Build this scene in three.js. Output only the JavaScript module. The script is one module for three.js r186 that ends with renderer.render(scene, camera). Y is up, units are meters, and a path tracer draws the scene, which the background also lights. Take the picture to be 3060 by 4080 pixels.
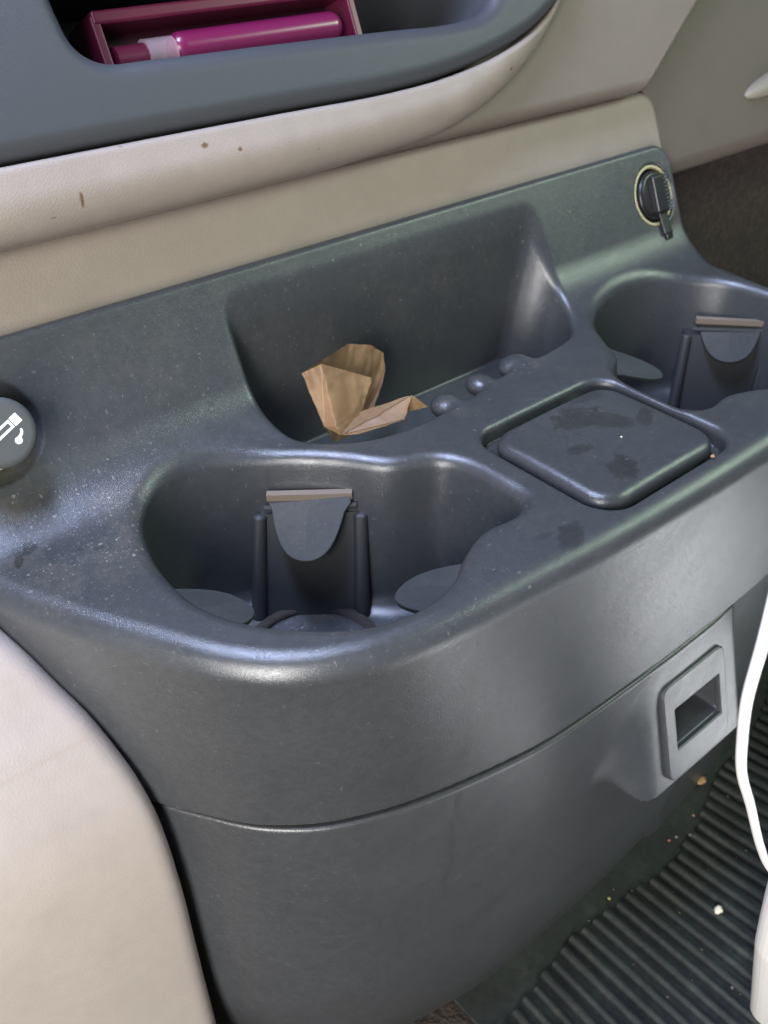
import * as THREE from 'three';
import { mergeGeometries, mergeVertices } from 'three/addons/utils/BufferGeometryUtils.js';
import { RoundedBoxGeometry } from 'three/addons/geometries/RoundedBoxGeometry.js';
import { RectAreaLightUniformsLib } from 'three/addons/lights/RectAreaLightUniformsLib.js';

// ---------------------------------------------------------------- camera, light, exposure
// All shapes below are laid out in millimetres (x across the car, y up, z towards the seats; y = 0 is the top of the
// console tray) and turned into metres when a mesh is made.
const MM = 0.001;
const scene = new THREE.Scene();
const camera = new THREE.PerspectiveCamera(56.6, 768 / 1024, 0.01, 20);
const PITCH = THREE.MathUtils.degToRad(36), YAW = THREE.MathUtils.degToRad(40.6);
camera.position.set(0, 185 * MM, 0);
camera.lookAt(Math.cos(PITCH) * Math.sin(YAW), 0.185 - Math.sin(PITCH), -Math.cos(PITCH) * Math.cos(YAW));
camera.focus = 0.31;
camera.userData.fStop = 20;
const renderer = new THREE.WebGLRenderer({ antialias: true });
renderer.toneMapping = THREE.LinearToneMapping;
renderer.toneMappingExposure = 1.0;
renderer.shadowMap.enabled = true;
RectAreaLightUniformsLib.init();
scene.background = new THREE.Color().setRGB(0.12, 0.12, 0.125);

// daylight that enters the cabin through the driver's door, the passenger's side and the windscreen
function daylight(name, [x, y, z], [tx, ty, tz], w, h, color, intensity) {
  const l = new THREE.RectAreaLight(color, intensity, w, h);
  l.name = name; l.position.set(x * MM, y * MM, z * MM); l.lookAt(tx * MM, ty * MM, tz * MM);
  scene.add(l);
}
daylight('driver_door_daylight', [-600, 190, 340], [110, -60, -190], 0.3, 0.8, new THREE.Color(1.0, 0.975, 0.945), 25);
daylight('passenger_window_daylight', [1080, 640, 330], [280, -60, -180], 0.36, 0.24, new THREE.Color(0.76, 1.0, 0.76), 18);
daylight('windscreen_daylight', [0, 780, -270], [150, 0, -170], 0.4, 0.15, new THREE.Color(0.56, 0.66, 1.0), 66);
// sunbeam through the passenger's window that falls on the floor right of the console
const beam = new THREE.SpotLight(new THREE.Color(0.97, 0.98, 1.0), 58, 0, THREE.MathUtils.degToRad(9), 0.3, 2);
beam.name = 'passenger_window_sunbeam'; beam.position.set(0.85, 1.3, 0.12); beam.target.position.set(0.45, -0.27, 0.205); beam.castShadow = true; scene.add(beam, beam.target);

// ---------------------------------------------------------------- helpers
const { clamp, lerp, smoothstep } = THREE.MathUtils;
let seed = 12345;
const rnd = () => { seed = (seed * 1664525 + 1013904223) >>> 0; return seed / 4294967296; };
const hash = (i, j, k = 0) => { let h = (Math.imul(i, 374761393) + Math.imul(j, 668265263) + Math.imul(k, 2147483647 ^ 0x5bd1e995)) | 0; h = Math.imul(h ^ (h >>> 13), 1274126177); return ((h ^ (h >>> 16)) >>> 0) / 4294967296; };
function noise2(x, y, k = 0) {
  const i = Math.floor(x), j = Math.floor(y), u = x - i, v = y - j, s = u * u * (3 - 2 * u), t = v * v * (3 - 2 * v);
  return lerp(lerp(hash(i, j, k), hash(i + 1, j, k), s), lerp(hash(i, j + 1, k), hash(i + 1, j + 1, k), s), t);
}
const fbm = (x, y, k = 0, n = 4) => { let a = 0.5, s = 0, w = 0; for (let o = 0; o < n; o++, a *= 0.5, x *= 2.03, y *= 2.03) { s += a * noise2(x, y, k + o * 17); w += a; } return s / w; };
const taken = {};
const numbered = (n) => { const c = taken[n] = (taken[n] ?? -1) + 1; return c ? n + '_' + String(c).padStart(3, '0') : n; };
function thing(name, label, category, base = [0, 0, 0], group) {
  const o = new THREE.Group(); o.name = numbered(name); o.position.set(base[0] * MM, base[1] * MM, base[2] * MM);
  o.userData = { label, category }; if (group) o.userData.group = group; o.userData.base = undefined;
  delete o.userData.base; o.at = base; scene.add(o); return o;
}
function baseOf(o) { const b = [0, 0, 0]; for (; o && o !== scene; o = o.parent) if (o.at) { b[0] += o.at[0]; b[1] += o.at[1]; b[2] += o.at[2]; } return b; }
// a mesh from geometry given in millimetres of the whole place, put under its parent
function mesh(name, geo, mat, parent = scene, data) {
  const b = baseOf(parent), g = geo.clone(); g.translate(-b[0], -b[1], -b[2]); g.scale(MM, MM, MM);
  const m = new THREE.Mesh(g, mat); m.name = parent === scene ? numbered(name) : name; m.castShadow = m.receiveShadow = true;
  if (data) Object.assign(m.userData, data); parent.add(m); return m;
}
// a mesh that is a thing of its own: its geometry is moved to its own base
function single(name, geo, mat, base, data) {
  const g = geo.clone(); g.translate(-base[0], -base[1], -base[2]); g.scale(MM, MM, MM);
  const m = new THREE.Mesh(g, mat); m.name = numbered(name); m.position.set(base[0] * MM, base[1] * MM, base[2] * MM);
  m.castShadow = m.receiveShadow = true; Object.assign(m.userData, data); scene.add(m); return m;
}

// ---- distance fields: round joins, smooth outlines, and a mesher (surface nets)
const uni = (a, b, r) => { const u = Math.max(r - a, 0), v = Math.max(r - b, 0); return Math.max(r, Math.min(a, b)) - Math.sqrt(u * u + v * v); };
const cut = (a, b, r) => { const u = Math.max(r + a, 0), v = Math.max(r + b, 0); return Math.min(-r, Math.max(a, b)) + Math.sqrt(u * u + v * v); };
const box2 = (x, y, cx, cy, hx, hy, r) => { const a = Math.abs(x - cx) - hx + r, b = Math.abs(y - cy) - hy + r; return Math.min(Math.max(a, b), 0) + Math.hypot(Math.max(a, 0), Math.max(b, 0)) - r; };
function spline(points, n = 8, closed = true) {
  const c = new THREE.CatmullRomCurve3(points.map(([x, y]) => new THREE.Vector3(x, y, 0)), closed, 'centripetal');
  return c.getPoints(points.length * n).map((p) => [p.x, p.y]);
}
// signed distance to a closed outline, kept on a grid and read back with cubic interpolation
function outline(pts, pad = 26, step = 2) {
  let x0 = 1e9, y0 = 1e9, x1 = -1e9, y1 = -1e9;
  for (const [x, y] of pts) { x0 = Math.min(x0, x); x1 = Math.max(x1, x); y0 = Math.min(y0, y); y1 = Math.max(y1, y); }
  x0 -= pad; y0 -= pad; x1 += pad; y1 += pad;
  const nx = Math.ceil((x1 - x0) / step) + 1, ny = Math.ceil((y1 - y0) / step) + 1; let d = new Float32Array(nx * ny);
  for (let j = 0; j < ny; j++) for (let i = 0; i < nx; i++) {
    const px = x0 + i * step, py = y0 + j * step; let best = 1e18, inside = false;
    for (let k = 0, l = pts.length - 1; k < pts.length; l = k++) {
      const ax = pts[l][0], ay = pts[l][1], bx = pts[k][0], by = pts[k][1], ex = bx - ax, ey = by - ay, q = ex * ex + ey * ey;
      const t = q ? clamp(((px - ax) * ex + (py - ay) * ey) / q, 0, 1) : 0, dx = px - ax - ex * t, dy = py - ay - ey * t;
      best = Math.min(best, dx * dx + dy * dy);
      if ((ay > py) !== (by > py) && px < (bx - ax) * (py - ay) / (by - ay) + ax) inside = !inside;
    }
    d[j * nx + i] = Math.sqrt(best) * (inside ? -1 : 1);
  }
  const e = d.slice();
  for (let j = 1; j < ny - 1; j++) for (let i = 1; i < nx - 1; i++) { const k = j * nx + i; e[k] = (4 * d[k] + 2 * (d[k - 1] + d[k + 1] + d[k - nx] + d[k + nx]) + d[k - nx - 1] + d[k - nx + 1] + d[k + nx - 1] + d[k + nx + 1]) / 16; }
  d = e;
  const w = (t) => [((-t + 2) * t - 1) * t / 2, ((3 * t - 5) * t * t + 2) / 2, ((-3 * t + 4) * t + 1) * t / 2, (t - 1) * t * t / 2];
  return (x, y) => {
    const gx = clamp((x - x0) / step, 1, nx - 2.001), gy = clamp((y - y0) / step, 1, ny - 2.001), i = Math.floor(gx), j = Math.floor(gy), a = w(gx - i), b = w(gy - j);
    let s = 0;
    for (let m = 0; m < 4; m++) { const r = (j - 1 + m) * nx + i - 1; s += b[m] * (a[0] * d[r] + a[1] * d[r + 1] + a[2] * d[r + 2] + a[3] * d[r + 3]); }
    return s + Math.hypot(Math.max(x0 + step - x, x - x1 + step, 0), Math.max(y0 + step - y, y - y1 + step, 0));
  };
}
// mesh of the surface f = 0; uv by the main direction of each face: uvOf(axis, x, y, z), axis 0 | 1 | 2
const boxUV = (axis, x, y, z) => axis === 0 ? [z * MM, y * MM] : axis === 1 ? [x * MM, -z * MM] : [x * MM, y * MM];
function sculpt(f, lo, hi, cell, uvOf = boxUV) {
  const n = [0, 1, 2].map((k) => Math.ceil((hi[k] - lo[k]) / cell) + 1), [nx, ny, nz] = n, F = new Float32Array(nx * ny * nz), B = 8, sy = nx, sz = nx * ny;
  for (let k = 0; k < nz; k += B) for (let j = 0; j < ny; j += B) for (let i = 0; i < nx; i += B) {
    const h = B * cell / 2, mid = f(lo[0] + i * cell + h, lo[1] + j * cell + h, lo[2] + k * cell + h), far = Math.abs(mid) > h * 2.6;
    for (let c = k; c < Math.min(k + B, nz); c++) for (let b = j; b < Math.min(j + B, ny); b++) for (let a = i; a < Math.min(i + B, nx); a++)
      F[c * sz + b * sy + a] = far ? mid : f(lo[0] + a * cell, lo[1] + b * cell, lo[2] + c * cell);
  }
  const at = new Int32Array(nx * ny * nz).fill(-1), P = [], E = [[0, 1], [2, 3], [4, 5], [6, 7], [0, 2], [1, 3], [4, 6], [5, 7], [0, 4], [1, 5], [2, 6], [3, 7]], O = [0, 1, sy, sy + 1, sz, sz + 1, sz + sy, sz + sy + 1];
  for (let c = 0; c < nz - 1; c++) for (let b = 0; b < ny - 1; b++) for (let a = 0; a < nx - 1; a++) {
    const q = c * sz + b * sy + a; let m = 0;
    for (let v = 0; v < 8; v++) if (F[q + O[v]] < 0) m |= 1 << v;
    if (m === 0 || m === 255) continue;
    let x = 0, y = 0, z = 0, s = 0;
    for (const [u, v] of E) {
      if (((m >> u) & 1) === ((m >> v) & 1)) continue;
      const p = F[q + O[u]], t = p / (p - F[q + O[v]]);
      x += (u & 1) + t * ((v & 1) - (u & 1)); y += ((u >> 1) & 1) + t * (((v >> 1) & 1) - ((u >> 1) & 1)); z += (u >> 2) + t * ((v >> 2) - (u >> 2)); s++;
    }
    at[q] = P.length / 3; P.push(lo[0] + (a + x / s) * cell, lo[1] + (b + y / s) * cell, lo[2] + (c + z / s) * cell);
  }
  // settle each vertex on the surface and take its normal from the field
  const N = new Float32Array(P.length), e = 0.45;
  for (let v = 0; v < P.length; v += 3) {
    for (let it = 0; it < 2; it++) {
      const [x, y, z] = [P[v], P[v + 1], P[v + 2]], gx = f(x + e, y, z) - f(x - e, y, z), gy = f(x, y + e, z) - f(x, y - e, z), gz = f(x, y, z + e) - f(x, y, z - e), l = Math.hypot(gx, gy, gz) || 1;
      N[v] = gx / l; N[v + 1] = gy / l; N[v + 2] = gz / l;
      if (it === 0) { const d = clamp(f(x, y, z), -cell * 0.4, cell * 0.4); P[v] -= N[v] * d; P[v + 1] -= N[v + 1] * d; P[v + 2] -= N[v + 2] * d; }
    }
  }
  const T = [], quad = (a, b, c, d, flip) => { if (a < 0 || b < 0 || c < 0 || d < 0) return; flip ? T.push(a, c, b, a, d, c) : T.push(a, b, c, a, c, d); };
  for (let c = 1; c < nz - 1; c++) for (let b = 1; b < ny - 1; b++) for (let a = 1; a < nx - 1; a++) {
    const q = c * sz + b * sy + a, s = F[q] < 0;
    if (s !== F[q + 1] < 0) quad(at[q - sy - sz], at[q - sz], at[q], at[q - sy], !s);
    if (s !== F[q + sy] < 0) quad(at[q - 1 - sz], at[q - 1], at[q], at[q - sz], !s);
    if (s !== F[q + sz] < 0) quad(at[q - 1 - sy], at[q - sy], at[q], at[q - 1], !s);
  }
  const key = new Map(), pos = [], nor = [], uv = [], idx = [];
  for (let t = 0; t < T.length; t += 3) {
    let x = 0, y = 0, z = 0;
    for (let v = 0; v < 3; v++) { const i = T[t + v] * 3; x += N[i]; y += N[i + 1]; z += N[i + 2]; }
    x = Math.abs(x); y = Math.abs(y) * 1.05; z = Math.abs(z) * 1.02; const axis = y >= x && y >= z ? 1 : x > z ? 0 : 2;
    for (let v = 0; v < 3; v++) {
      const i = T[t + v], id = i * 3 + axis; let k = key.get(id);
      if (k === undefined) { key.set(id, k = pos.length / 3); pos.push(P[i * 3], P[i * 3 + 1], P[i * 3 + 2]); nor.push(N[i * 3], N[i * 3 + 1], N[i * 3 + 2]); uv.push(...uvOf(axis, P[i * 3], P[i * 3 + 1], P[i * 3 + 2])); }
      idx.push(k);
    }
  }
  const g = new THREE.BufferGeometry();
  g.setAttribute('position', new THREE.Float32BufferAttribute(pos, 3)); g.setAttribute('normal', new THREE.Float32BufferAttribute(nor, 3)); g.setAttribute('uv', new THREE.Float32BufferAttribute(uv, 2)); g.setIndex(idx);
  return g;
}
function texture(size, fn, { srgb = false, repeat } = {}) {
  const a = new Uint8Array(size * size * 4);
  for (let j = 0, o = 0; j < size; j++) for (let i = 0; i < size; i++, o += 4) { const c = fn((i + 0.5) / size, (j + 0.5) / size); a[o] = clamp(c[0], 0, 1) * 255; a[o + 1] = clamp(c[1], 0, 1) * 255; a[o + 2] = clamp(c[2], 0, 1) * 255; a[o + 3] = 255; }
  const t = new THREE.DataTexture(a, size, size); t.magFilter = THREE.LinearFilter; t.minFilter = THREE.LinearFilter; t.wrapS = t.wrapT = THREE.RepeatWrapping;
  if (srgb) t.colorSpace = THREE.SRGBColorSpace; if (repeat) t.repeat.set(repeat, repeat); t.needsUpdate = true; return t;
}
const again = (t, r) => { const c = t.clone(); c.repeat.set(r, r); c.needsUpdate = true; return c; };

// ---------------------------------------------------------------- surfaces
const wrap = (i, n) => ((i % n) + n) % n;
const pnoise = (x, y, n, k = 0) => { const i = Math.floor(x), j = Math.floor(y), u = x - i, v = y - j, s = u * u * (3 - 2 * u), t = v * v * (3 - 2 * v), h = (a, b) => hash(wrap(a, n), wrap(b, n), k); return lerp(lerp(h(i, j), h(i + 1, j), s), lerp(h(i, j + 1), h(i + 1, j + 1), s), t); };
function pebbles(n, k, stretch = 1) { // distance to the nearest and second nearest of n x n scattered points, repeating
  return (u, v) => {
    const x = u * n, y = v * n, i = Math.floor(x), j = Math.floor(y); let a = 9, b = 9;
    for (let q = -1; q < 2; q++) for (let p = -1; p < 2; p++) { const ii = wrap(i + p, n), jj = wrap(j + q, n), d = Math.hypot((i + p + hash(ii, jj, k) - x) * stretch, j + q + hash(ii, jj, k + 1) - y); if (d < a) { b = a; a = d; } else if (d < b) b = d; }
    return [a, b];
  };
}
const cellsA = pebbles(44, 3), cellsB = pebbles(20, 9);
const grainTex = texture(512, (u, v) => { const [a, b] = cellsA(u, v), h = clamp((b - a) * 1.6, 0, 1) * 0.75 + 0.25 * pnoise(u * 90, v * 90, 90, 5); return [h, h, h]; });
const leatherTex = texture(512, (u, v) => {
  const wx = u + 0.02 * (pnoise(u * 8, v * 8, 8, 1) - 0.5), wy = v + 0.02 * (pnoise(u * 8, v * 8, 8, 2) - 0.5), [a, b] = cellsB(wrap(wx, 1), wrap(wy, 1)), [c, d] = cellsA(u, v);
  const h = clamp((b - a) * 2.2, 0, 1) * 0.6 + clamp((d - c) * 1.8, 0, 1) * 0.2 + 0.2 * pnoise(u * 60, v * 60, 60, 6); return [h, h, h];
});
const S = 470;                       // size in millimetres of the sheet on which marks are laid out
const topUV = (x, z) => [(x - 35) / S, (z + 305) / S], frontUV = (x, y) => [(x - 35) / S, (y + 90 + 182) / S], sideUV = (z, y) => [(z + 305) / S, (y + 90 + 326) / S];
const upperUV = (axis, x, y, z) => axis === 1 ? topUV(x, z) : axis === 2 ? frontUV(x, y) : sideUV(z, y);
const lowerUV = (axis, x, y, z) => axis === 1 ? [(x - 35) / S, (z + 305) / S * 0.2 + 0.9] : axis === 2 ? [(x - 35) / S, (y + 285) / S] : [(z + 305) / S, (y + 285 + 212) / S];

// marks: [x, other, half-width, half-height, turn, strength, ragged edge]; wet or cleaned patches darken the plastic
const wetTop = [[262, -190, 13, 8, 0.3, 0.5], [270, -180, 9, 6, 0.9, 0.45], [281, -175, 8, 4, -0.4, 0.42], [244, -176, 5, 3, 0.2, 0.4], [246, -158, 8, 6, -0.7, 0.5], [203, -144.5, 9, 4.5, -0.5, 0.42], [196, -150, 4, 2, 0.2, 0.25],
  [67, -251, 4.2, 3.2, 0.3, 0.6], [63, -246.5, 1.4, 3.4, 0.5, 0.6], [61, -255, 1.4, 1, 0, 0.5], [80, -240, 1.5, 1, 0, 0.4], [85, -237, 2, 1.2, 0.3, 0.4], [228, -203, 5, 3, 0.3, 0.3], [275, -200, 10, 4, 0.1, 0.3]];
const wetFront = [[156, -20, 1.6, 20, 0, 0.13], [155.5, -48, 1.7, 20, 0.03, 0.14], [154.5, -66, 2.2, 8, 0, 0.16]];
const wetLow = [[154, -88, 1.7, 12, 0.02, 0.16], [153, -112, 1.6, 16, 0.02, 0.12], [152, -136, 1.5, 12, 0, 0.1], [98, -262, 9, 3, 0.8, 0.16]];
const mark = (list, x, y) => {
  let s = 0;
  for (const [cx, cy, a, b, t, k] of list) {
    if (Math.abs(x - cx) > a + b + 4 || Math.abs(y - cy) > a + b + 4) continue;
    const c = Math.cos(t), d = Math.sin(t), p = ((x - cx) * c + (y - cy) * d) / a, q = (-(x - cx) * d + (y - cy) * c) / b, e = Math.hypot(p, q) + (fbm(x * 0.35, y * 0.35, 40) - 0.5) * 1.1;
    s = Math.max(s, k * (0.42 * (1 - smoothstep(e, 0.62, 1.05)) + 0.16 * smoothstep(e, 0.74, 0.9) * (1 - smoothstep(e, 0.9, 1.02))));
  }
  return s;
};
// small pale specks of dust, one chance per cell of a jittered grid
function specks(x, y, size, chance, k) {
  const i = Math.floor(x / size), j = Math.floor(y / size); if (hash(i, j, k) > chance) return 0;
  const cx = (i + 0.25 + 0.5 * hash(i, j, k + 1)) * size, cy = (j + 0.25 + 0.5 * hash(i, j, k + 2)) * size, r = size * (0.08 + 0.17 * hash(i, j, k + 3) ** 2), st = 0.5 + hash(i, j, k + 4);
  return Math.hypot((x - cx) * st, (y - cy) / st) < r ? 0.35 + 0.65 * hash(i, j, k + 5) : 0;
}
function plasticColor(x, y, dirty, wet) {
  const film = fbm(x * 0.03, y * 0.03, 11), fine = fbm(x * 0.6, y * 0.6, 13, 3), grime = fbm(x * 0.09, y * 0.09, 19);
  let l = 0.80 + 0.10 * (film - 0.5) + 0.10 * (fine - 0.5), r = l, g = l, b = l;
  const brown = clamp((grime - 0.47) * 4, 0, 1) * dirty * 0.4 * (0.6 + 0.8 * fine); r += brown * 0.5; g += brown * 0.36; b += brown * 0.22;
  const d = Math.max(specks(x, y, 1.5, 0.34 * dirty + 0.03, 50), specks(x + 9, y + 4, 2.6, 0.22 * dirty + 0.03, 60), specks(x + 3, y + 7, 0.9, 0.22 * dirty + 0.02, 66)) * (0.3 + 0.55 * dirty);
  const m = 1 - wet; r *= m; g *= m; b *= m * 0.98;
  r += d * 0.9; g += d * 0.82; b += d * 0.72;
  return [r * 0.62, g * 0.62, b * 0.62];
}
// the grime lies where the photograph shows it: left of the near cup, on the pocket floor and round the lid
const grimeTop = (x, z) => clamp(1 - Math.hypot((x - 88) / 46, (z + 245) / 42), 0, 1) * 1.3 + clamp(1 - Math.hypot((x - 245) / 60, (z + 240) / 22), 0, 1) * 0.8 + (Math.min(Math.hypot(x - 144, z + 206), Math.hypot(x - 365, z + 206)) < 36 ? 0.8 : 0) + 0.16;
const upperTex = texture(2048, (u, v) => {
  const X = u * S, Y = v * S;
  if (Y < 181) { const x = X + 35, z = Y - 305; return plasticColor(x, z, clamp(grimeTop(x, z), 0, 1), mark(wetTop, x, z)); }
  if (Y < 325) { const x = X + 35, y = Y - 272; return plasticColor(x, y + 500, y > -6 ? 0.25 : 0.06, mark(wetFront, x, y)); }
  return plasticColor(X + 900, Y, 0.08, 0);
}, { srgb: true });
const lowerTex = texture(1024, (u, v) => { const X = u * S, Y = v * S; return Y < 211 ? plasticColor(X + 35, Y + 900, 0.05, mark(wetLow, X + 35, Y - 285)) : plasticColor(X + 1500, Y, 0.04, 0); }, { srgb: true });
// gloss: wiped streaks and hand marks in the film of dust, smoother where liquid has dried
const glossAt = (x, y, wet, k) => { const c = 0.8, sn = 0.6, p = x * c + y * sn, q = -x * sn + y * c, streak = fbm(p * 0.02, q * 0.16, 120 + k), blot = fbm(x * 0.05, y * 0.05, 130 + k), fine = fbm(x * 0.9, y * 0.9, 140 + k, 2); return (0.80 + 0.14 * smoothstep(0.55 * streak + 0.45 * blot, 0.34, 0.66) + 0.06 * (fine - 0.5)) * (1 - 0.35 * wet); };
const upperGloss = texture(1024, (u, v) => { const X = u * S, Y = v * S, g = Y < 181 ? glossAt(X + 35, Y - 305, mark(wetTop, X + 35, Y - 305) * 2, 0) : Y < 325 ? glossAt(X + 35, Y, mark(wetFront, X + 35, Y - 272) * 3, 5) : glossAt(X, Y, 0, 9); return [g, g, g]; });
const lowerGloss = texture(1024, (u, v) => { const X = u * S, Y = v * S, g = glossAt(X, Y, Y < 211 ? mark(wetLow, X + 35, Y - 285) * 3 : 0, 20); return [g, g, g]; });
const plastic = (map, gloss, color, rough = 0.5, bump = 0.00004) => new THREE.MeshPhysicalMaterial({ color: new THREE.Color().setRGB(...color), map, roughness: rough, roughnessMap: gloss, bumpMap: again(grainTex, S / 20), bumpScale: bump, ior: 1.62 });
const mUpper = plastic(upperTex, upperGloss, [0.200, 0.214, 0.240], 0.36);
const mLower = plastic(lowerTex, lowerGloss, [0.200, 0.214, 0.240], 0.38);
const inMetres = (t, mm) => again(t, 1000 / mm);
const solid = (color, o = {}) => new THREE.MeshPhysicalMaterial({ color: new THREE.Color().setRGB(...color), roughness: 0.5, ...o });
const mDark = solid([0.046, 0.049, 0.056], { roughness: 0.5, bumpMap: inMetres(grainTex, 26), bumpScale: 0.00005 });
const dustTex = texture(512, (u, v) => { const c = plasticColor(u * 60 + 300, v * 60 + 700, 0.35, 0); return c.map((x) => x * 1.6); }, { srgb: true });
const mFlap = solid([0.060, 0.064, 0.068], { map: inMetres(dustTex, 60), roughness: 0.72, bumpMap: inMetres(grainTex, 18), bumpScale: 0.00004 });
const mInsert = solid([0.034, 0.036, 0.039], { roughness: 0.42, bumpMap: inMetres(grainTex, 26), bumpScale: 0.00003 });
const mHinge = solid([0.20, 0.16, 0.125], { roughness: 0.3 });
const mRing = solid([0.055, 0.044, 0.040], { roughness: 0.6, bumpMap: inMetres(grainTex, 20), bumpScale: 0.00015 });
const mBlack = solid([0.012, 0.012, 0.013], { roughness: 0.32 });
const beigeTex = texture(512, (u, v) => { const n = 0.5 + 0.5 * (0.6 * pnoise(u * 6, v * 6, 6, 71) + 0.4 * pnoise(u * 30, v * 30, 30, 72)), l = 0.90 + 0.1 * n; return [l, l * 0.995, l * 0.985]; }, { srgb: true });
const beige = (c, tile, bump, rough = 0.55) => new THREE.MeshPhysicalMaterial({ color: new THREE.Color().setRGB(...c), map: inMetres(beigeTex, 90), roughness: rough, bumpMap: inMetres(leatherTex, tile), bumpScale: bump });
const padTex = texture(1024, (u, v) => { const x = u * 470, y = v * 470; let l = 0.90 + 0.08 * fbm(x * 0.08, y * 0.08, 81) , r = l, g = l * 0.99, b = l * 0.98;
  for (const [cx, cy, a, c] of [[169, 39, 1.7, 1.0], [182, 35.5, 1.0, 0.8], [122, 31, 0.7, 2.6], [112, 27.5, 1.1, 0.7], [301, 33, 1.6, 0.8], [322, 44, 0.7, 0.6], [140, 44, 0.5, 0.5], [215, 30, 0.4, 0.4]]) { const d = Math.hypot((x - cx) / a, (y - cy) / c) + 0.5 * (fbm(x * 1.5, y * 1.5, 83) - 0.5); if (d < 1) { const k = (cx > 290 ? 0.9 : 0.55) * (1 - smoothstep(d, 0.6, 1)); r *= 1 - k * 0.55; g *= 1 - k * 0.75; b *= 1 - k * 0.95; } }
  return [r, g, b]; }, { srgb: true });
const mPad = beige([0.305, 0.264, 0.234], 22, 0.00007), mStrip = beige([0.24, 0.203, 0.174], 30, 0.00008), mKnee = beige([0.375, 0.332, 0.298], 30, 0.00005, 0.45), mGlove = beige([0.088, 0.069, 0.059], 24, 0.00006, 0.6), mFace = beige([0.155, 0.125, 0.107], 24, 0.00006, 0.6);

mPad.map = inMetres(padTex, 470);

// ---------------------------------------------------------------- the console
const A = THREE.MathUtils.degToRad(25), NA = [Math.sin(A), Math.cos(A)];      // the back panel leans back by 25 degrees
const mirrorX = 254.5;
// front edge of the tray, at its top and at the lower rim of its skirt, seen from above
const edgeTop = [[38, -285], [48, -243], [60, -216], [72, -194], [84.5, -172], [97.5, -157], [113, -147], [131, -141], [151, -138.3], [182, -136.5], [215, -134.3], [254, -133], [296, -132.6], [340, -134], [380, -139], [398, -146], [413, -158], [426, -176], [434, -200], [438, -222], [441, -250], [442, -285]];
const edgeLow = [[44, -275], [56, -232], [66, -212], [73, -199], [81, -187], [90.5, -174], [100, -165], [110.5, -157.5], [126, -150], [143, -144], [172, -137], [194, -133.5], [241, -131.5], [300, -131.5], [345, -134], [380, -142], [398, -151], [413, -165], [424, -185], [430, -205], [433, -230], [434, -275]];
const close = (p) => [...spline(p, 8, false), [p[p.length - 1][0], -340], [p[0][0], -340]];
const dTop = outline(close(edgeTop)), dLow = outline(close(edgeLow));
const cupRim = [[94.5, -213], [98, -232], [105, -247], [115, -255.5], [128, -258.5], [144, -254], [162, -243.5], [175.5, -230.5], [187, -215.5], [203, -206.5], [207.5, -198], [208.5, -182], [207.5, -169], [199, -165], [186, -166], [173, -161.5], [161, -154.5], [145, -151.5], [129, -155], [115, -164.5], [103, -178], [95.5, -195]];
const dCup1 = outline(spline(cupRim)), dCup2 = outline(spline([[427, -209], [424, -232], [413, -247], [399, -255.5], [382, -258.5], [364, -257.5], [347, -252], [334, -241.5], [325, -228], [318, -217], [306, -209], [301.5, -200], [300.5, -182], [301.5, -169], [310, -165], [323, -166], [336, -161.5], [348, -154.5], [364, -151.5], [386, -153], [406, -163], [420, -178], [427, -195]]));
const dPocket = outline(spline([[169, -284], [168, -272], [168.5, -262], [172, -250], [180, -240.5], [192, -233], [210, -229.5], [240, -231], [270, -236.5], [300, -238], [324, -243], [337, -254], [341, -265], [337, -276], [327, -285], [326.5, -285.2], [300, -285.3], [250, -285.3], [200, -285.3], [172, -285.2]]));
const holeAt = (x, y, z, c) => { const py = y - c[1], pz = z - c[2], w = py * NA[0] + pz * NA[1], v = py * NA[1] - pz * NA[0]; return [Math.hypot(x - c[0], v), w]; };
const LIGHTER = [73, 28, -278], SOCKET = [421, 31, -279.5];
const CUP_FLOOR = -61;
const NUBS = [[235.5, -4.4, -235.5, 7, 4.6, 7.4], [257.5, -4, -239, 6, 4.4, 6.4], [280.5, -3.8, -240.5, 8.4, 4.8, 7.2]];   // rounded nubs along the front edge of the pocket
function upper(x, y, z) {
  const t = clamp(-y / 80, 0, 1), side = lerp(dTop(x, z), dLow(x, z), t);
  // the tray, rounded over into its skirt
  let tray = cut(y, side, 8.5);
  const w = y * NA[0] + (z + 265) * NA[1], v = y * NA[1] - (z + 265) * NA[0];
  let panel = cut(w, cut(v - 58.2, x - 440, 13), 2.6);
  let d = uni(tray, panel, 17);
  const lean = 0.22 * (30 - y) * smoothstep(x, 280, 335);   // its right wall slopes
  const pocket = cut(cut(dPocket(x + lean, z), -30 - y, 2), -284.5 - z, 3);
  d = cut(d, -pocket, 3.6);
  for (const [cx, cy, cz, a, b, c] of NUBS) { const k = Math.hypot((x - cx) / a, (y - cy) / b, (z - cz) / c); if (k < 4) d = uni(d, (k - 1) * Math.min(a, c), 3.6); }
  const taper = (y) => clamp(-y, 0, 70) * 0.16;
  d = cut(d, -cut(dCup1(x, z) + taper(y), CUP_FLOOR - y, 7), 4.6);
  d = cut(d, -cut(dCup2(x, z) + taper(y), CUP_FLOOR - y, 7), 4.6);
  d = cut(d, -Math.max(box2(x, z, 258.7, -176.2, 37.6, 32.8, 12), -8 - y), 3.2);
  let [r, q] = holeAt(x, y, z, LIGHTER); d = cut(d, -Math.max(r - 17.2 - q * 0.45, -9 - q), 0.8);
  [r, q] = holeAt(x, y, z, SOCKET); d = cut(d, -Math.max(r - 15.4, -14 - q), 0.8);
  d = cut(d, -80 - y, 1.2);
  return Math.max(d, -300 - z);
}
const console_ = thing('center_console', 'dark grey plastic car console with cup holders, open pocket, square lid and drawer', 'car console', [250, -270, -210]);
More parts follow.
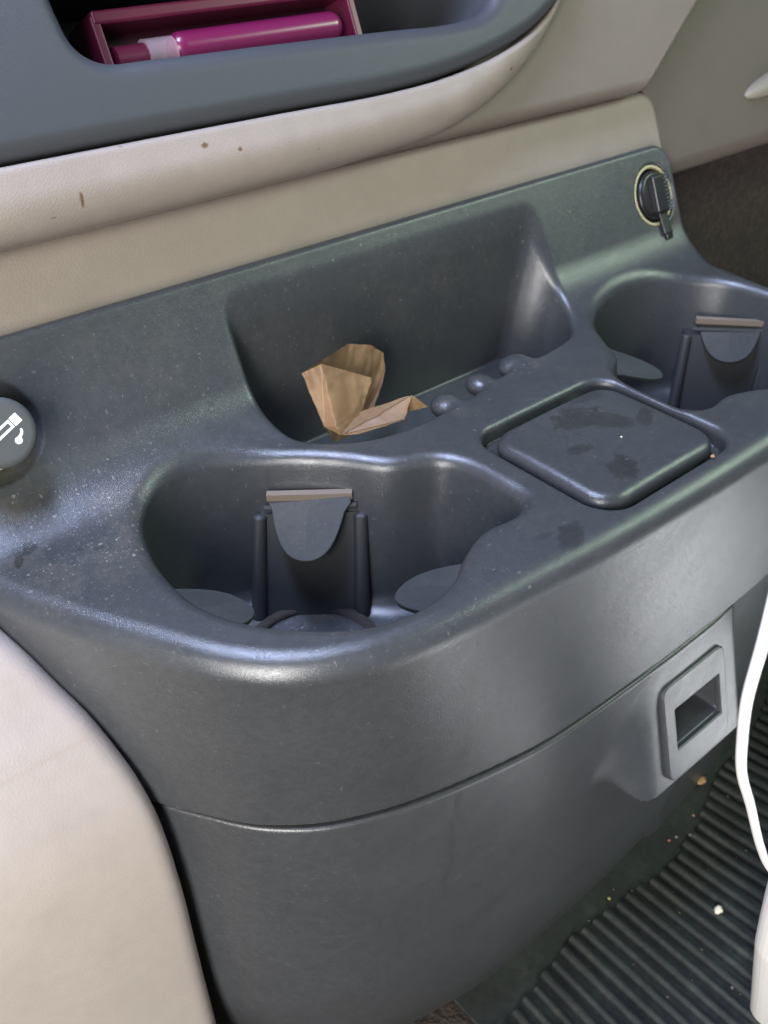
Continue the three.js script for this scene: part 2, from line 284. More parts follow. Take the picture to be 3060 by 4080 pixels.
mesh('upper_tray', sculpt(upper, [30, -83, -303], [470, 58, -126], 1.2, upperUV), mUpper, console_);

// square lid in the middle of the tray
const lid = (x, y, z) => cut(box2(x, z, 258.6, -175.6, 34, 28.8, 11), Math.abs(y + 4) - 4.9 + 0.0009 * ((x - 258) ** 2 + (z + 176) ** 2) * 0.6, 4.4);
mesh('compartment_lid', sculpt(lid, [220, -12, -210], [297, 4, -142], 0.9, upperUV), mUpper, console_, { label: 'square rounded lid with dark wet patches' });

// spring flaps and inserts inside the cup holders
function flap(hinge, tip, w) { // a half-round tab from its hinge to its tip
  const h = new THREE.Vector3(...hinge), t = new THREE.Vector3(...tip), dir = t.clone().sub(h), L = dir.length(); dir.normalize();
  const across = new THREE.Vector3(0, 1, 0).cross(dir).normalize(), nrm = across.clone().cross(dir).normalize();
  const s = new THREE.Shape(); s.moveTo(-w / 2, -3); s.lineTo(-w / 2, 0); s.lineTo(-w * 0.43, L * 0.16); s.bezierCurveTo(-w * 0.36, L * 0.62, -w * 0.27, L, 0, L); s.bezierCurveTo(w * 0.27, L, w * 0.36, L * 0.62, w * 0.43, L * 0.16); s.lineTo(w / 2, 0); s.lineTo(w / 2, -3); s.closePath();
  const g = new THREE.ExtrudeGeometry(s, { depth: 1.0, bevelEnabled: true, bevelSize: 0.45, bevelThickness: 0.45, bevelSegments: 3, curveSegments: 20 }); g.translate(0, 0, -0.5);
  const uv = g.attributes.uv; for (let i = 0; i < uv.count; i++) uv.setXY(i, uv.getX(i) * MM, uv.getY(i) * MM);
  g.applyMatrix4(new THREE.Matrix4().makeBasis(across, dir, nrm).setPosition(h)); return g;
}
mesh('cup_flap', flap([163.5, -16, -233], [152, -30.5, -221], 30), mFlap, console_);
mesh('cup_flap', flap([166, -11, -159], [160.5, -20.5, -178], 32), mFlap, console_);
mesh('cup_flap', flap([98, -11, -203], [116.5, -20.5, -206.5], 32), mFlap, console_);
mesh('cup_flap', flap([417, -18.5, -221], [404, -31, -211], 33), mFlap, console_);
mesh('cup_flap', flap([332, -14, -230], [351, -21, -214], 28), mFlap, console_);
function slab(a, b, c, d, depth) { // box on the quad a b c d (top left, top right, bottom right, bottom left), going back by depth
  const V = [a, b, c, d].map((p) => new THREE.Vector3(...p)), n = V[1].clone().sub(V[0]).cross(V[3].clone().sub(V[0])).normalize();
  const W = V.map((p) => p.clone().addScaledVector(n, depth)), pos = [], put = (...q) => { for (const k of [0, 1, 2, 0, 2, 3]) pos.push(q[k].x, q[k].y, q[k].z); };
  put(V[0], V[3], V[2], V[1]); put(W[0], W[1], W[2], W[3]); for (let i = 0; i < 4; i++) { const j = (i + 1) % 4; put(V[i], V[j], W[j], W[i]); }
  const g = new THREE.BufferGeometry(); g.setAttribute('position', new THREE.Float32BufferAttribute(pos, 3)); g.setAttribute('uv', new THREE.Float32BufferAttribute(new Float32Array(pos.length / 3 * 2), 2)); g.computeVertexNormals(); return g;
}
function rod(a, b, r0, r1) { const p = new THREE.Vector3(...a), q = new THREE.Vector3(...b), d = q.clone().sub(p), L = d.length(); const pts = []; for (let i = 0; i <= 6; i++) { const t = i / 6 * Math.PI / 2; pts.push(new THREE.Vector2(r0 * Math.sin(t), r0 * 0.6 * (1 - Math.cos(t)))); } pts.push(new THREE.Vector2(r1, L), new THREE.Vector2(0, L)); const g = new THREE.LatheGeometry(pts, 20); g.applyQuaternion(new THREE.Quaternion().setFromUnitVectors(new THREE.Vector3(0, 1, 0), d.normalize())); g.translate(...a); return g; }
function insert(tl, tr, bl, br) {
  const i = mesh('cup_insert', slab(tl, tr, br, bl, 16), mInsert, console_);
  mesh('rib', rod(tl, bl, 2.6, 3), mInsert, i); mesh('rib', rod(tr, br, 2.6, 3), mInsert, i);
  const m = (p, q, t) => p.map((v, k) => lerp(v, q[k], t)), up = (p, h) => [p[0], p[1] + h, p[2]];
  const a = up(m(tl, tr, 0.04), 2.5), b = up(m(tl, tr, 0.96), 3.2); mesh('hinge_pin', rod(a, b, 1.1, 1.1), mFlap, i);
  const c = up(m(tl, tr, 0.08), 8.2), d = up(m(tl, tr, 0.92), 8.4), e = up(d, -2.6), f = up(c, -2.6); mesh('hinge_strip', slab(c, d, e, f, 3), mHinge, i);
}
insert([149, -21, -244], [178, -21, -221], [140, -61.5, -236.5], [171, -61.5, -212]);
insert([401, -23, -234], [427, -23, -205], [393, -62, -229], [419, -62, -200]);
// ring moulded into the bottom of the near cup holder
{ const pts = []; for (const [r, h] of [[22, 0], [22, 1.6], [23, 2.4], [25, 2.4], [26, 1.6], [26, 0]]) pts.push(new THREE.Vector2(r, h)); for (const cx of [144, 2 * mirrorX - 144]) { const g = new THREE.LatheGeometry(pts, 72); g.translate(cx, CUP_FLOOR - 0.2, -207); mesh('cup_base_ring', g, mRing, console_); } }

// lower body with the flared drawer front
const lowTop = [[44, -285], [54, -246], [63.5, -224], [74, -199.5], [82, -186.5], [91, -173.6], [100, -164.4], [110, -156.8], [126, -149], [143, -143.2], [172, -136.4], [194, -133], [241, -131.2], [275, -131], [294, -131.6], [305, -133.4], [313, -138], [320, -144.5], [332, -148], [389, -153], [430, -163], [470, -184], [486, -285]];
const dBody = outline(close(lowTop));
const FL = (() => { const a = new THREE.Vector3(237, -104, -131.4), b = new THREE.Vector3(219, -152, -131.4), c = new THREE.Vector3(236.5, -147, -115), n = b.clone().sub(a).cross(c.clone().sub(a)).normalize(); if (n.x > 0) n.negate(); return [n, n.dot(a)]; })();
function lower(x, y, z) {
  let inset = 0; const s = clamp((-178 - y) / 92, 0, 1); inset = (15 * s * s + 2 * clamp((-80 - y) / 100, 0, 1)) * (1 - smoothstep(x, 296, 330));
  let body = cut(dBody(x, z) + inset, y + 81.6, 1.4);
  const face = (z + 131.2 + 0.3 * (y + 93)) * 0.958, under = (-y - 146.5 - (z + 115) * 0.75) * 0.8, facet = FL[0].x * x + FL[0].y * y + FL[0].z * z - FL[1];
  let fl = cut(cut(face, under, 2.2), cut(facet, x - 316, 9), 9); fl = Math.max(fl, -165 - z, y + 84);
  let d = uni(body, fl, 4.5);
  // finger hole behind the handle plate
  const hole = cut(box2(x, y, 278.8, -116.3, 16.2, 10.6, 1.2), -142 - z - 0.3 * (y + 116), 5);
  d = cut(d, -hole, 0.5);
  return Math.max(d, -270.5 - y, -300 - z);
}
mesh('drawer_body', sculpt(lower, [36, -272, -240], [490, -79, -108], 1.25, lowerUV), mLower, console_);
{ // raised handle plate on the drawer front
  const s = new THREE.Shape(), R = (x0, y0, x1, y1, r, p) => { p.moveTo(x0 + r, y0); p.lineTo(x1 - r, y0); p.quadraticCurveTo(x1, y0, x1, y0 + r); p.lineTo(x1, y1 - r); p.quadraticCurveTo(x1, y1, x1 - r, y1); p.lineTo(x0 + r, y1); p.quadraticCurveTo(x0, y1, x0, y1 - r); p.lineTo(x0, y0 + r); p.quadraticCurveTo(x0, y0, x0 + r, y0); };
  R(-21, -22.8, 20.5, 22.5, 4.6, s); const h = new THREE.Path(); R(-15.4, -10.6, 17.2, 10.8, 0.9, h); s.holes.push(h);
  const g = new THREE.ExtrudeGeometry(s, { depth: 1.5, bevelEnabled: true, bevelSize: 0.8, bevelThickness: 0.8, bevelSegments: 3, curveSegments: 8 });
  const uv = g.attributes.uv; for (let i = 0; i < uv.count; i++) uv.setXY(i, (uv.getX(i) + 180) / S, (uv.getY(i) + 120) / S);
  g.rotateX(-Math.atan(0.3)); g.translate(277.6, -118, -131.2 - 0.3 * (-118 + 93) - 0.2); mesh('handle_plate', g, mLower, console_);
  const r = new THREE.CylinderGeometry(5, 5, 21, 24, 1); r.rotateX(0.1); r.translate(291, -117, -137); mesh('grip_post', r, mInsert, console_);
}

// power socket with a capped plug, on the right end of the back panel
const frame = (c) => new THREE.Matrix4().makeBasis(new THREE.Vector3(1, 0, 0), new THREE.Vector3(0, Math.cos(A), -Math.sin(A)), new THREE.Vector3(0, Math.sin(A), Math.cos(A))).setPosition(...c);
const lathe = (pts, n = 64) => { const g = new THREE.LatheGeometry(pts.map(([r, h]) => new THREE.Vector2(r, h)), n); g.rotateX(Math.PI / 2); return g; };
{
  const M = frame(SOCKET), put = (g) => g.applyMatrix4(M);
  const sock = mesh('power_socket', put(lathe([[13.4, -13], [13.4, -1.2], [13.7, -0.6], [14.6, -0.4], [15.3, -1], [15.3, -13]])), solid([0.40, 0.37, 0.21], { roughness: 0.35 }), console_, { label: 'round power socket with a pale yellow ring' });
  mesh('socket_barrel', put(lathe([[0.01, -12.5], [13.3, -12.5], [13.3, -2]])), mBlack, sock);
  const cap = mesh('socket_cap', put(lathe([[0.01, 1.2], [10, 1.2], [11.6, 0.6], [12.2, -0.6], [12.2, -9], [0.01, -9]])), mBlack, console_, { label: 'black ribbed cap closing the socket' });
  const grip = new RoundedBoxGeometry(10, 19, 5, 3, 1.6); grip.translate(0.5, 0.2, 2.2); mesh('cap_grip', put(grip), mBlack, cap);
  for (let i = 0; i < 10; i++) { const t = new THREE.CylinderGeometry(0.75, 0.75, 3.2, 10); t.rotateZ(Math.PI / 2); t.translate(4.6, 8.6 - i * 1.9, 4.2); mesh('grip_tooth', put(t), solid([0.06, 0.06, 0.065], { roughness: 0.25 }), cap); }
  const strap = new RoundedBoxGeometry(6.5, 14, 2.2, 3, 0.9); strap.rotateX(-0.12); strap.translate(2.5, -13.5, 1.0); mesh('cap_strap', put(strap), mBlack, cap);
  const tab = new RoundedBoxGeometry(5, 5.5, 3, 3, 0.9); tab.translate(3, -20.4, 1.2); mesh('strap_end', put(tab), mBlack, cap);
}

// cigarette lighter, plugged into the left end of the back panel
{
  const M = frame(LIGHTER), put = (g) => g.applyMatrix4(M);
  const l = thing('cigarette_lighter', 'round grey cigarette lighter knob with white cigarette symbol at the left edge', 'car lighter', LIGHTER);
  mesh('socket_ring', put(lathe([[11.2, -8.6], [11.2, -7.2], [12.4, -6.9], [13.2, -7.4], [13.2, -8.8]])), solid([0.62, 0.56, 0.36], { roughness: 0.4 }), l);
  mesh('well_ring', put(lathe([[13.4, -8.9], [13.6, -8.3], [16.9, -1.2], [16.4, -8.9]])), solid([0.065, 0.047, 0.038], { roughness: 0.85, bumpMap: inMetres(grainTex, 20), bumpScale: 0.0002 }), l, { label: 'dusty brown ring round the knob' });
  mesh('knob', put(lathe([[0.01, 17], [8.4, 16.9], [9.8, 16.5], [10.6, 15.7], [10.9, 14.6], [10.9, -8], [0.01, -8]])), solid([0.062, 0.066, 0.066], { roughness: 0.6, bumpMap: inMetres(grainTex, 26), bumpScale: 0.00003 }), l);
  const white = solid([0.86, 0.86, 0.84], { roughness: 0.45 }), ink = (s) => { const g = new THREE.ExtrudeGeometry(s, { depth: 0.12, bevelEnabled: false, curveSegments: 16 }); g.translate(0, 0, 16.96); return g; };
  const turn = (g) => { g.rotateZ(0.42); g.translate(1.98, -1.0, 0); return put(g); };
  const rect = (x0, y0, x1, y1, inner) => { const s = new THREE.Shape(); s.moveTo(x0, y0); s.lineTo(x1, y0); s.lineTo(x1, y1); s.lineTo(x0, y1); s.closePath(); if (inner) { const h = new THREE.Path(); h.moveTo(x0 + inner, y0 + inner); h.lineTo(x0 + inner, y1 - inner); h.lineTo(x1 - inner, y1 - inner); h.lineTo(x1 - inner, y0 + inner); h.closePath(); s.holes.push(h); } return s; };
  const smoke = new THREE.Shape(); smoke.moveTo(4.4, 0.2); smoke.bezierCurveTo(5.6, -0.4, 5.2, -2.2, 4.9, -3.2); smoke.absarc(4.2, -4.4, 1.35, 0.9, -4.2, true); smoke.bezierCurveTo(4.2, -2.2, 4.6, -0.9, 3.9, -0.3); smoke.closePath();
  const sym = mergeGeometries([turn(ink(rect(-7, 0.6, 2.6, 3.5, 0.75))), turn(ink(rect(3.0, 0.5, 5.6, 3.6))), (() => { const g = ink(smoke); g.scale(0.84, 0.84, 1); g.rotateZ(-0.53); g.translate(2.5, 1.27, 0); return put(g); })()]);
  mesh('cigarette_symbol', sym, white, l, { label: 'white outline of a burning cigarette' });
}

// ---------------------------------------------------------------- dashboard above the console
// local axes of the dashboard face: X across, V up the slope, W out of it
const P0 = [0, 53, -292];
const loc = (x, y, z) => { const py = y - P0[1], pz = z - P0[2]; return [x, py * NA[1] - pz * NA[0], py * NA[0] + pz * NA[1]]; };
const M0 = frame(P0);
const sculptLocal = (f, lo, hi, cell) => { const g = sculpt(f, lo, hi, cell); g.applyMatrix4(M0); return g; };
const dash = thing('dashboard', 'beige padded dashboard with a dark storage bin above the console', 'dashboard', [250, 50, -300]);
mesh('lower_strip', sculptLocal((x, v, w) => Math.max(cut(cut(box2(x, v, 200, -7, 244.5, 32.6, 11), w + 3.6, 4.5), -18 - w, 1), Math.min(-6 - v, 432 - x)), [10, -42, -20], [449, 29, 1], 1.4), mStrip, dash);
const bezelLine = [[20, 46], [120, 46], [200, 45.6], [255, 45.2], [287, 47], [318, 52], [343, 59.5], [363, 70.5], [380, 88], [392, 112], [398, 150]];
const dBezel = outline([...spline(bezelLine, 8, false), [398, 170], [20, 170]], 30);
const padLine = [[20, 24], [120, 23.6], [200, 24], [252, 25], [290, 28], [318, 36], [341, 47], [362, 62], [381, 82], [396, 106], [404, 150]];
const dPad = outline([...spline(padLine, 8, false), [404, 170], [20, 170]], 30);
const dOpen = outline(spline([[137, 104], [135, 97], [135, 84], [137, 74.5], [144, 69.4], [160, 68.4], [200, 67.6], [258, 66.2], [296, 65.2], [311, 67], [320, 72.5], [325, 84], [326, 97], [324, 105], [300, 109], [160, 109]]), 30);
// flat beige face, its lower edge overhanging the strip
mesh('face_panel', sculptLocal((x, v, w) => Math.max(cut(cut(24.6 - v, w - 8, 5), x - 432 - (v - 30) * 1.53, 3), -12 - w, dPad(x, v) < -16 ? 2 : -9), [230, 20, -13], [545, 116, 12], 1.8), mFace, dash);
mesh('padded_roll', sculptLocal((x, v, w) => Math.max(cut(cut(dPad(x, v), w - 21, 13), 1.2 - dBezel(x, v), 2.2), -10 - w, v - 136), [60, 18, -13], [420, 140, 24], 1.3), mPad, dash);
// dark bin surround with its opening
mesh('storage_bin', sculptLocal((x, v, w) => {
  const face = 22.5 - 0.0016 * (v - 70) ** 2;
  let d = cut(dBezel(x, v), w - face, 6);
  d = cut(d, -Math.max(dOpen(x, v), -80 - w), 6.5);
  return Math.max(d, -88 - w, v - 136, 88 - x);
}, [84, 42, -92], [402, 140, 26], 1.3), mDark, dash);
{ const g = new THREE.BoxGeometry(26, 70, 12); g.translate(89.5, 100, 18); g.applyMatrix4(M0); mesh('bin_side_trim', g, mPad, dash); }
// glove box side of the dashboard, with a latch at the edge of the frame
mesh('glovebox_panel', sculptLocal((x, v, w) => Math.max(cut(cut(-18.5 - v, w + 4 - 0.02 * (x - 440), 8), Math.max(437.5 - x + Math.max(v - 30, 0) * 1.53, 420 - x), 3), -20 - w), [415, -24, -22], [760, 116, 8], 2), mGlove, dash);
{ const g = new THREE.SphereGeometry(1, 32, 20); g.scale(34, 6, 6); g.rotateZ(0.12); g.translate(554, 14, -2); g.applyMatrix4(M0); mesh('glovebox_latch', g, beige([0.24, 0.215, 0.18], 30, 0.00004, 0.4), dash); }

// knee panel left of the console
const kneeProfile = new THREE.CatmullRomCurve3([[40, -330], [15, -286], [2, -262], [-8, -248.5], [-15, -241], [-23, -232.5], [-33, -224], [-42, -216.5], [-54, -209.5], [-65, -204.5], [-82, -200], [-118, -197], [-163, -196], [-222, -194.5], [-300, -194]].map(([y, z]) => new THREE.Vector3(y, z, 0)), false, 'centripetal').getPoints(160);
const kneeZ = (y) => { let i = 1; while (i < kneeProfile.length - 1 && kneeProfile[i].x > y) i++; const a = kneeProfile[i - 1], b = kneeProfile[i], t = (y - a.x) / (b.x - a.x); return [lerp(a.y, b.y, t), (b.y - a.y) / (b.x - a.x)]; };
const kneeTab = []; for (let y = 45; y >= -305; y -= 0.5) kneeTab.push(kneeZ(y));
const kneeAt = (y) => { const q = clamp((45 - y) * 2, 0, kneeTab.length - 1.001), i = Math.floor(q), t = q - i; return [lerp(kneeTab[i][0], kneeTab[i + 1][0], t), lerp(kneeTab[i][1], kneeTab[i + 1][1], t)]; };
const kn = [-70 / Math.hypot(36, 70), 36 / Math.hypot(36, 70)], kk = kn[0] * 56 + kn[1] * -245 + 6;
const knee = (x, y, z) => { const [p, s] = kneeAt(y), d = (z - p) / Math.sqrt(1 + s * s) - 7, side = kk + lerp(0.6, 1.2, clamp(-y / 80, 0, 1)) - (kn[0] * x + kn[1] * z); return Math.max(cut(d, side, 10), (p - z) - 30); };
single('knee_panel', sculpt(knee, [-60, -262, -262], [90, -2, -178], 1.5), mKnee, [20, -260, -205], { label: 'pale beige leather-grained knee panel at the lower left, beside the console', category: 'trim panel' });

// ---------------------------------------------------------------- floor, mat, footwell
const FLOOR = -273;
{
  const carpet = texture(512, (u, v) => { const n = 0.5 * pnoise(u * 120, v * 120, 120, 81) + 0.5 * pnoise(u * 40, v * 40, 40, 82), l = 0.5 + 0.5 * n; return [l, l * 0.96, l * 0.92]; }, { srgb: true });
  const m = new THREE.MeshStandardMaterial({ color: new THREE.Color().setRGB(0.06, 0.047, 0.042), map: inMetres(carpet, 120), roughness: 0.95, bumpMap: inMetres(carpet, 120), bumpScale: 0.0012 });
  const quad = (w, h) => { const g = new THREE.PlaneGeometry(w, h); const uv = g.attributes.uv; for (let i = 0; i < uv.count; i++) uv.setXY(i, uv.getX(i) * w * MM, uv.getY(i) * h * MM); return g; };
  const f = quad(1600, 1400); f.rotateX(-Math.PI / 2); f.translate(400, FLOOR, 200); mesh('floor', f, m, scene, { kind: 'structure' });
  const w = quad(900, 310); w.translate(600, FLOOR + 155, -345); mesh('footwell_wall', w, m, scene, { kind: 'structure' });
}
{
  const mat = thing('floor_mat', 'black ribbed rubber floor mat beside the console', 'floor mat', [320, FLOOR, -60]);
  const rub = texture(512, (u, v) => { const l = 0.55 + 0.45 * (0.5 * pnoise(u * 60, v * 60, 60, 91) + 0.5 * pnoise(u * 9, v * 9, 9, 92)), d = pnoise(u * 24, v * 24, 24, 93) > 0.8 ? 0.12 : 0; return [l + d, l + d * 0.85, l + d * 0.6]; }, { srgb: true });
  const mRub = new THREE.MeshPhysicalMaterial({ color: new THREE.Color().setRGB(0.026, 0.031, 0.028), map: inMetres(rub, 140), roughness: 0.68, bumpMap: inMetres(grainTex, 30), bumpScale: 0.00012 });
  const toMetres = (g) => { const p = g.attributes.position, uv = g.attributes.uv; for (let i = 0; i < p.count; i++) uv.setXY(i, p.getX(i) * MM, p.getZ(i) * MM); return g; };
  const sheet = new RoundedBoxGeometry(420, 3, 320, 3, 1.2); sheet.translate(385, FLOOR + 1.6, -70); mesh('mat_sheet', toMetres(sheet), mRub, mat);
  for (let i = 0; i < 44; i++) {
    const x = 152 + i * 8.1 + (rnd() - 0.5) * 0.5, z0 = -133 + 3 * Math.sin(i * 0.4) + (rnd() - 0.5) * 2.4 + Math.max(0, x - 345) * -0.25, bend = (250 - x) * 0.05;
    const c = new THREE.CatmullRomCurve3([[x, z0], [x - bend * 0.3, z0 + 20], [x - bend, z0 + 60], [x - bend * 1.6, z0 + 120], [x - bend * 2, z0 + 190]].map(([a, b]) => new THREE.Vector3(a, FLOOR + 3, b)));
    const hi = 2.7 + rnd() * 1.0, wd = 2.1 + rnd() * 0.6, s = new THREE.Shape(); s.moveTo(0.6, -wd); s.quadraticCurveTo(-hi, -wd, -hi, 0); s.quadraticCurveTo(-hi, wd, 0.6, wd); s.closePath();
    const g = new THREE.ExtrudeGeometry(s, { steps: 14, extrudePath: c, bevelEnabled: false, curveSegments: 5 });
    mesh('rib', toMetres(g), mRub, mat);
  }
}

// ---------------------------------------------------------------- loose things
{ // scrap of brown wrapping paper standing in the pocket
  const V = { A: [179.4, 21.8, -255.0], B: [186.4, 24.6, -252.0], C: [210.9, 19.0, -268.0], D: [230.7, 8.0, -270.0], E: [230.4, 1.4, -268.0], F: [210.4, 10.3, -253.0], G: [217.1, -7.1, -258.0], H: [199.5, 2.4, -246.0], I: [185.8, -0.3, -240.5], J: [182.9, 1.7, -247.0], K: [184.7, 3.3, -242.0], L: [217.1, 6.9, -237.0], M: [208.0, 2.5, -231.0], N: [191.2, -0.5, -237.5], O: [223.7, 0.6, -234.0], P: [214.4, 1.2, -236.0], c: [223.9, 14.0, -269.0], };
  V.Q = [196, -16, -259]; V.R = [212, -18, -261];
  // a sheet behind, folded forward along its left edge, with a tail that lies over the lip
  const tri = ['ACQ', 'CcQ', 'cRQ', 'cDR', 'DER', 'EGR', 'AQJ', 'AJB', 'JKB', 'BKF', 'KHF', 'JIK', 'KIH', 'HIL', 'ILM', 'INM', 'LOP', 'LPM'];
  let pos = [];
  const sub = (a, b, c, n) => { if (!n) { pos.push(...a, ...b, ...c); return; } const m = (p, q) => p.map((v, i) => (v + q[i]) / 2), ab = m(a, b), bc = m(b, c), ca = m(c, a); sub(a, ab, ca, n - 1); sub(ab, b, bc, n - 1); sub(ca, bc, c, n - 1); sub(ab, bc, ca, n - 1); };
  for (const t of tri) sub(V[t[0]], V[t[1]], V[t[2]], 4);
  for (let i = 0; i < pos.length; i += 3) { const a = pos[i], b = pos[i + 1], c = pos[i + 2], k = (fbm(a * 0.12 + 5, b * 0.12 + c * 0.1, 33) - 0.5) * 3.0 - Math.abs(fbm(a * 0.2 + b * 0.13, b * 0.2 - c * 0.17, 35, 3) - 0.5) * 1.6; pos[i + 2] += k * 0.8; pos[i] += k * 0.25; pos[i + 1] += k * 0.1; }
  let g = new THREE.BufferGeometry(); g.setAttribute('position', new THREE.Float32BufferAttribute(pos, 3)); g = mergeVertices(g, 1e-3); g.computeVertexNormals();
  const p = g.attributes.position, n = g.attributes.normal, I = g.index.array, P2 = [], I2 = [];
  for (const s of [0.14, -0.14]) for (let i = 0; i < p.count; i++) P2.push(p.getX(i) + n.getX(i) * s, p.getY(i) + n.getY(i) * s, p.getZ(i) + n.getZ(i) * s);
  for (let i = 0; i < I.length; i += 3) { I2.push(I[i], I[i + 1], I[i + 2], I[i] + p.count, I[i + 2] + p.count, I[i + 1] + p.count); }
  let q = new THREE.BufferGeometry(); q.setAttribute('position', new THREE.Float32BufferAttribute(P2, 3)); q.setIndex(I2); const uv = []; for (let i = 0; i < P2.length; i += 3) uv.push(P2[i] * MM, P2[i + 1] * MM); q.setAttribute('uv', new THREE.Float32BufferAttribute(uv, 2)); q.computeVertexNormals();
  const kraft = texture(256, (u, v) => { const a = pnoise(u * 5, v * 5, 5, 101), b = pnoise(u * 60, v * 60, 60, 102), l = 0.72 + 0.22 * a + 0.06 * b; return [l, l * (0.94 + 0.05 * a), l * (0.86 + 0.12 * a)]; }, { srgb: true });
  const m = new THREE.MeshPhysicalMaterial({ color: new THREE.Color().setRGB(0.60, 0.40, 0.22), map: inMetres(kraft, 60), roughness: 0.5, transmission: 0.55, thickness: 0, side: THREE.DoubleSide });
  single('paper_scrap', q, m, [190, -2, -246], { label: 'crumpled scrap of brown wrapping paper in the console pocket', category: 'paper' });
}
{ // magenta case in the storage bin
  const c = thing('plastic_case', 'translucent magenta plastic case with a bright magenta tube inside, in the storage bin', 'plastic case', [210, 116, -318]);
  const put = (g) => g.applyMatrix4(M0);
  const wine = solid([0.085, 0.008, 0.028], { roughness: 0.35 }), bright = solid([0.165, 0.010, 0.068], { roughness: 0.3, clearcoat: 0.5, clearcoatRoughness: 0.2 }), dim = solid([0.03, 0.005, 0.012], { roughness: 0.3 }), clear = new THREE.MeshPhysicalMaterial({ color: new THREE.Color().setRGB(0.95, 0.75, 0.85), roughness: 0.08, transmission: 0.8, thickness: 0 });
  const bx = (x0, x1, v0, v1, w0, w1, r) => { const g = new RoundedBoxGeometry(x1 - x0, v1 - v0, w1 - w0, 3, r); g.translate((x0 + x1) / 2, (v0 + v1) / 2, (w0 + w1) / 2); return put(g); };
  mesh('back_shell', bx(154, 263, 58, 88, -22, -14, 1.2), dim, c);
  const top = bx(154, 264, 85, 89.5, -22, 1.5, 1.2); mesh('top_edge', top, wine, c);
  mesh('end_wall', bx(153.4, 157, 58, 88, -22, 1, 1), wine, c); mesh('end_wall', bx(260.6, 264.4, 58, 88, -22, 1, 1), wine, c);
  mesh('bottom_edge', bx(154, 264, 56.5, 60, -22, 1, 1), wine, c);
  const cap = new THREE.CapsuleGeometry(5.6, 66, 8, 28); cap.rotateZ(Math.PI / 2); cap.translate(219, 75.5, -4); mesh('tube', put(cap), bright, c, { label: 'bright magenta tube' });
  const col = new THREE.CylinderGeometry(5.3, 5.3, 11, 28); col.rotateZ(Math.PI / 2); col.translate(176.5, 74.8, -4); mesh('clear_collar', put(col), clear, c);
  const stub = new THREE.CylinderGeometry(4.4, 4.4, 12, 24); stub.rotateZ(Math.PI / 2); stub.translate(165.5, 74.6, -4); mesh('tube_stub', put(stub), wine, c);
}
{ // white object and white cord at the right edge
  const white = solid([0.80, 0.78, 0.76], { roughness: 0.35 });
  const s = new THREE.Shape(); s.moveTo(276, -272); s.lineTo(300, -272); s.lineTo(300, -62); s.lineTo(262, -62); s.bezierCurveTo(238, -64, 222, -74, 220, -92); s.bezierCurveTo(222, -110, 228, -135, 238, -170); s.closePath();
  const g = new THREE.ExtrudeGeometry(s, { depth: 30, bevelEnabled: true, bevelSize: 6, bevelThickness: 8, bevelSegments: 6, curveSegments: 12 }); g.translate(6, 2, -52);
  single('white_container', g, white, [330, -270, -25], { label: 'smooth white container standing on the mat at the right edge', category: 'container' });
  const cord = new THREE.TubeGeometry(new THREE.CatmullRomCurve3([[176, 110, -70], [164, 76, -64], [158.5, 44, -60], [160, 24, -60], [165, 6, -60], [171, -10, -60], [186, -37, -60], [208, -77, -60], [226, -106, -60], [250, -140, -57]].map((p) => new THREE.Vector3(...p))), 120, 1.35, 14);
  single('cord', cord, white, [185, -30, -60], { label: 'thin white cord hanging in a curve at the right edge', category: 'cord' });
}
{ // a white sheet lies in the sun on the floor right of the console, outside the frame; the console's glossy front mirrors it
  const n = 24, g = new THREE.BoxGeometry(540, 1.2, 420, n, 1, n), p = g.attributes.position;
  for (let i = 0; i < p.count; i++) p.setY(i, p.getY(i) + 5 * fbm(p.getX(i) * 0.02, p.getZ(i) * 0.02, 77));
  g.computeVertexNormals(); g.translate(500, FLOOR + 4.5, 202);
  single('paper_sheet', g, solid([0.80, 0.80, 0.80], { roughness: 0.8 }), [500, FLOOR + 4, 202], { label: 'white paper sheet lying in the sun on the floor right of the console', category: 'paper sheet' });
}
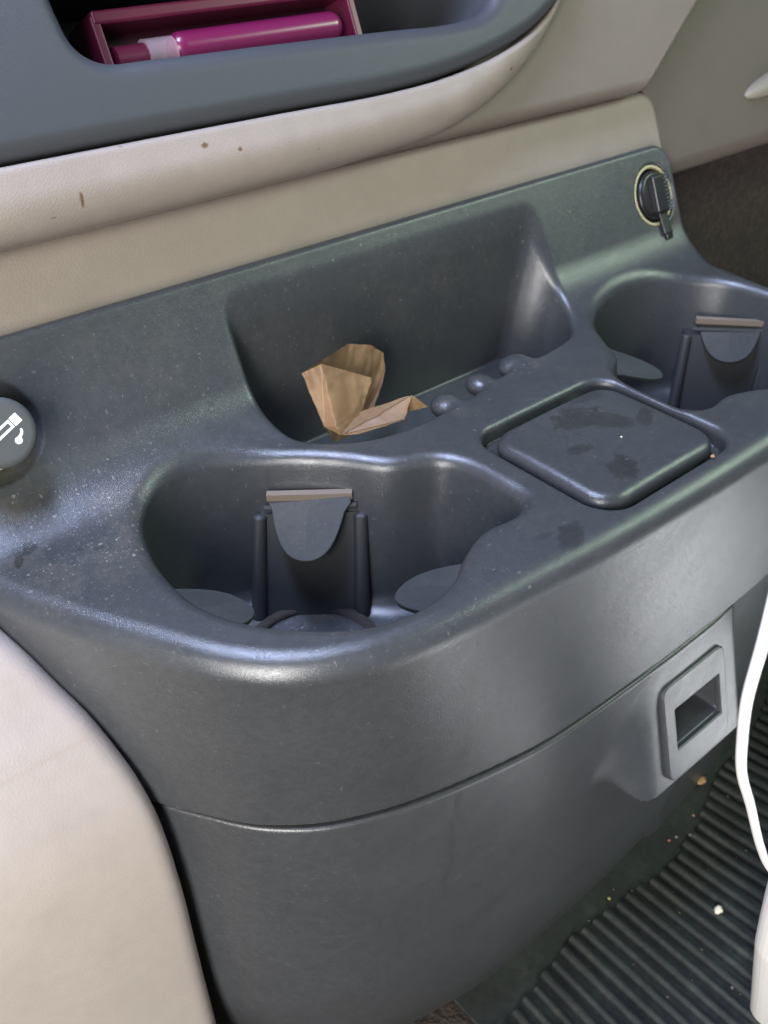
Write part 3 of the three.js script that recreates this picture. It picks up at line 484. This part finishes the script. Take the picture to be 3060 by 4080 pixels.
// crumbs and drops
const lump = (x, y, z, a, b, c, k) => { const g = new THREE.IcosahedronGeometry(1, 2), p = g.attributes.position; for (let i = 0; i < p.count; i++) { const f = 0.75 + 0.5 * hash(Math.round(p.getX(i) * 50), Math.round(p.getY(i) * 50 + p.getZ(i) * 911), k); p.setXYZ(i, p.getX(i) * f, p.getY(i) * f, p.getZ(i) * f); } let h = mergeVertices(g.deleteAttribute('normal').deleteAttribute('uv')); h.computeVertexNormals(); h.scale(a, b, c); h.translate(x, y, z); return h; };
const crumbMat = solid([0.72, 0.66, 0.52], { roughness: 0.8 }), brownMat = solid([0.32, 0.19, 0.09], { roughness: 0.8 });
for (const [x, y, z, a, b, c, m, label] of [
  [309, FLOOR + 6, -97, 2.6, 1.6, 2, crumbMat, 'white crumb on the ribbed rubber mat'],
  [372, FLOOR + 6, -150, 3.4, 1.4, 2.2, brownMat, 'small brown leaf bit on the mat below the drawer'],
  [276.5, 0.9, -141.6, 0.9, 0.6, 0.7, brownMat, 'tiny amber crumb in the gap in front of the lid'],
  [262, 1.1, -171, 0.4, 0.3, 0.35, crumbMat, 'tiny pale crumb on the middle of the square lid']]) single('crumb', lump(x, y, z, a, b, c, 7), m, [x, y - b, z], { label, category: 'crumb' });
for (const [x, y, z, r, label] of [[178.5, -13, -234, 0.75, 'clear water drop on the cup holder wall, the right one of two'], [171.5, -14, -237.5, 0.6, 'clear water drop on the cup holder wall, the left one of two']]) {
  const g = new THREE.SphereGeometry(r, 20, 14); g.translate(x, y, z); single('water_drop', g, new THREE.MeshPhysicalMaterial({ color: 0xffffff, roughness: 0.02, transmission: 1, ior: 1.33, thickness: 0.001 }), [x, y, z], { label, category: 'water drop' });
}
{ // fine debris on the rubber mat
  const g = lump(0, 0, 0, 1, 0.6, 0.9, 3); g.scale(MM, MM, MM); const n = 70, d = new THREE.InstancedMesh(g, solid([0.34, 0.27, 0.18], { roughness: 0.9 }), n), m = new THREE.Matrix4(), q = new THREE.Quaternion(), c = new THREE.Color();
  for (let i = 0; i < n; i++) { const r = 0.3 + 0.7 * rnd() ** 3; q.setFromAxisAngle(new THREE.Vector3(0, 1, 0), rnd() * 6.28); m.compose(new THREE.Vector3((190 + rnd() * 200) * MM, (FLOOR + 3.6 + r * 0.3) * MM, (-143 + rnd() * 85) * MM), q, new THREE.Vector3(r, r, r)); d.setMatrixAt(i, m); d.setColorAt(i, c.setRGB(0.5 + rnd() * 0.9, 0.5 + rnd() * 0.8, 0.4 + rnd() * 0.8)); }
  d.name = 'mat_debris'; d.userData = { kind: 'stuff', label: 'fine pale grit scattered on the ribbed rubber mat', category: 'grit' }; d.castShadow = d.receiveShadow = true; scene.add(d);
}
renderer.render(scene, camera);
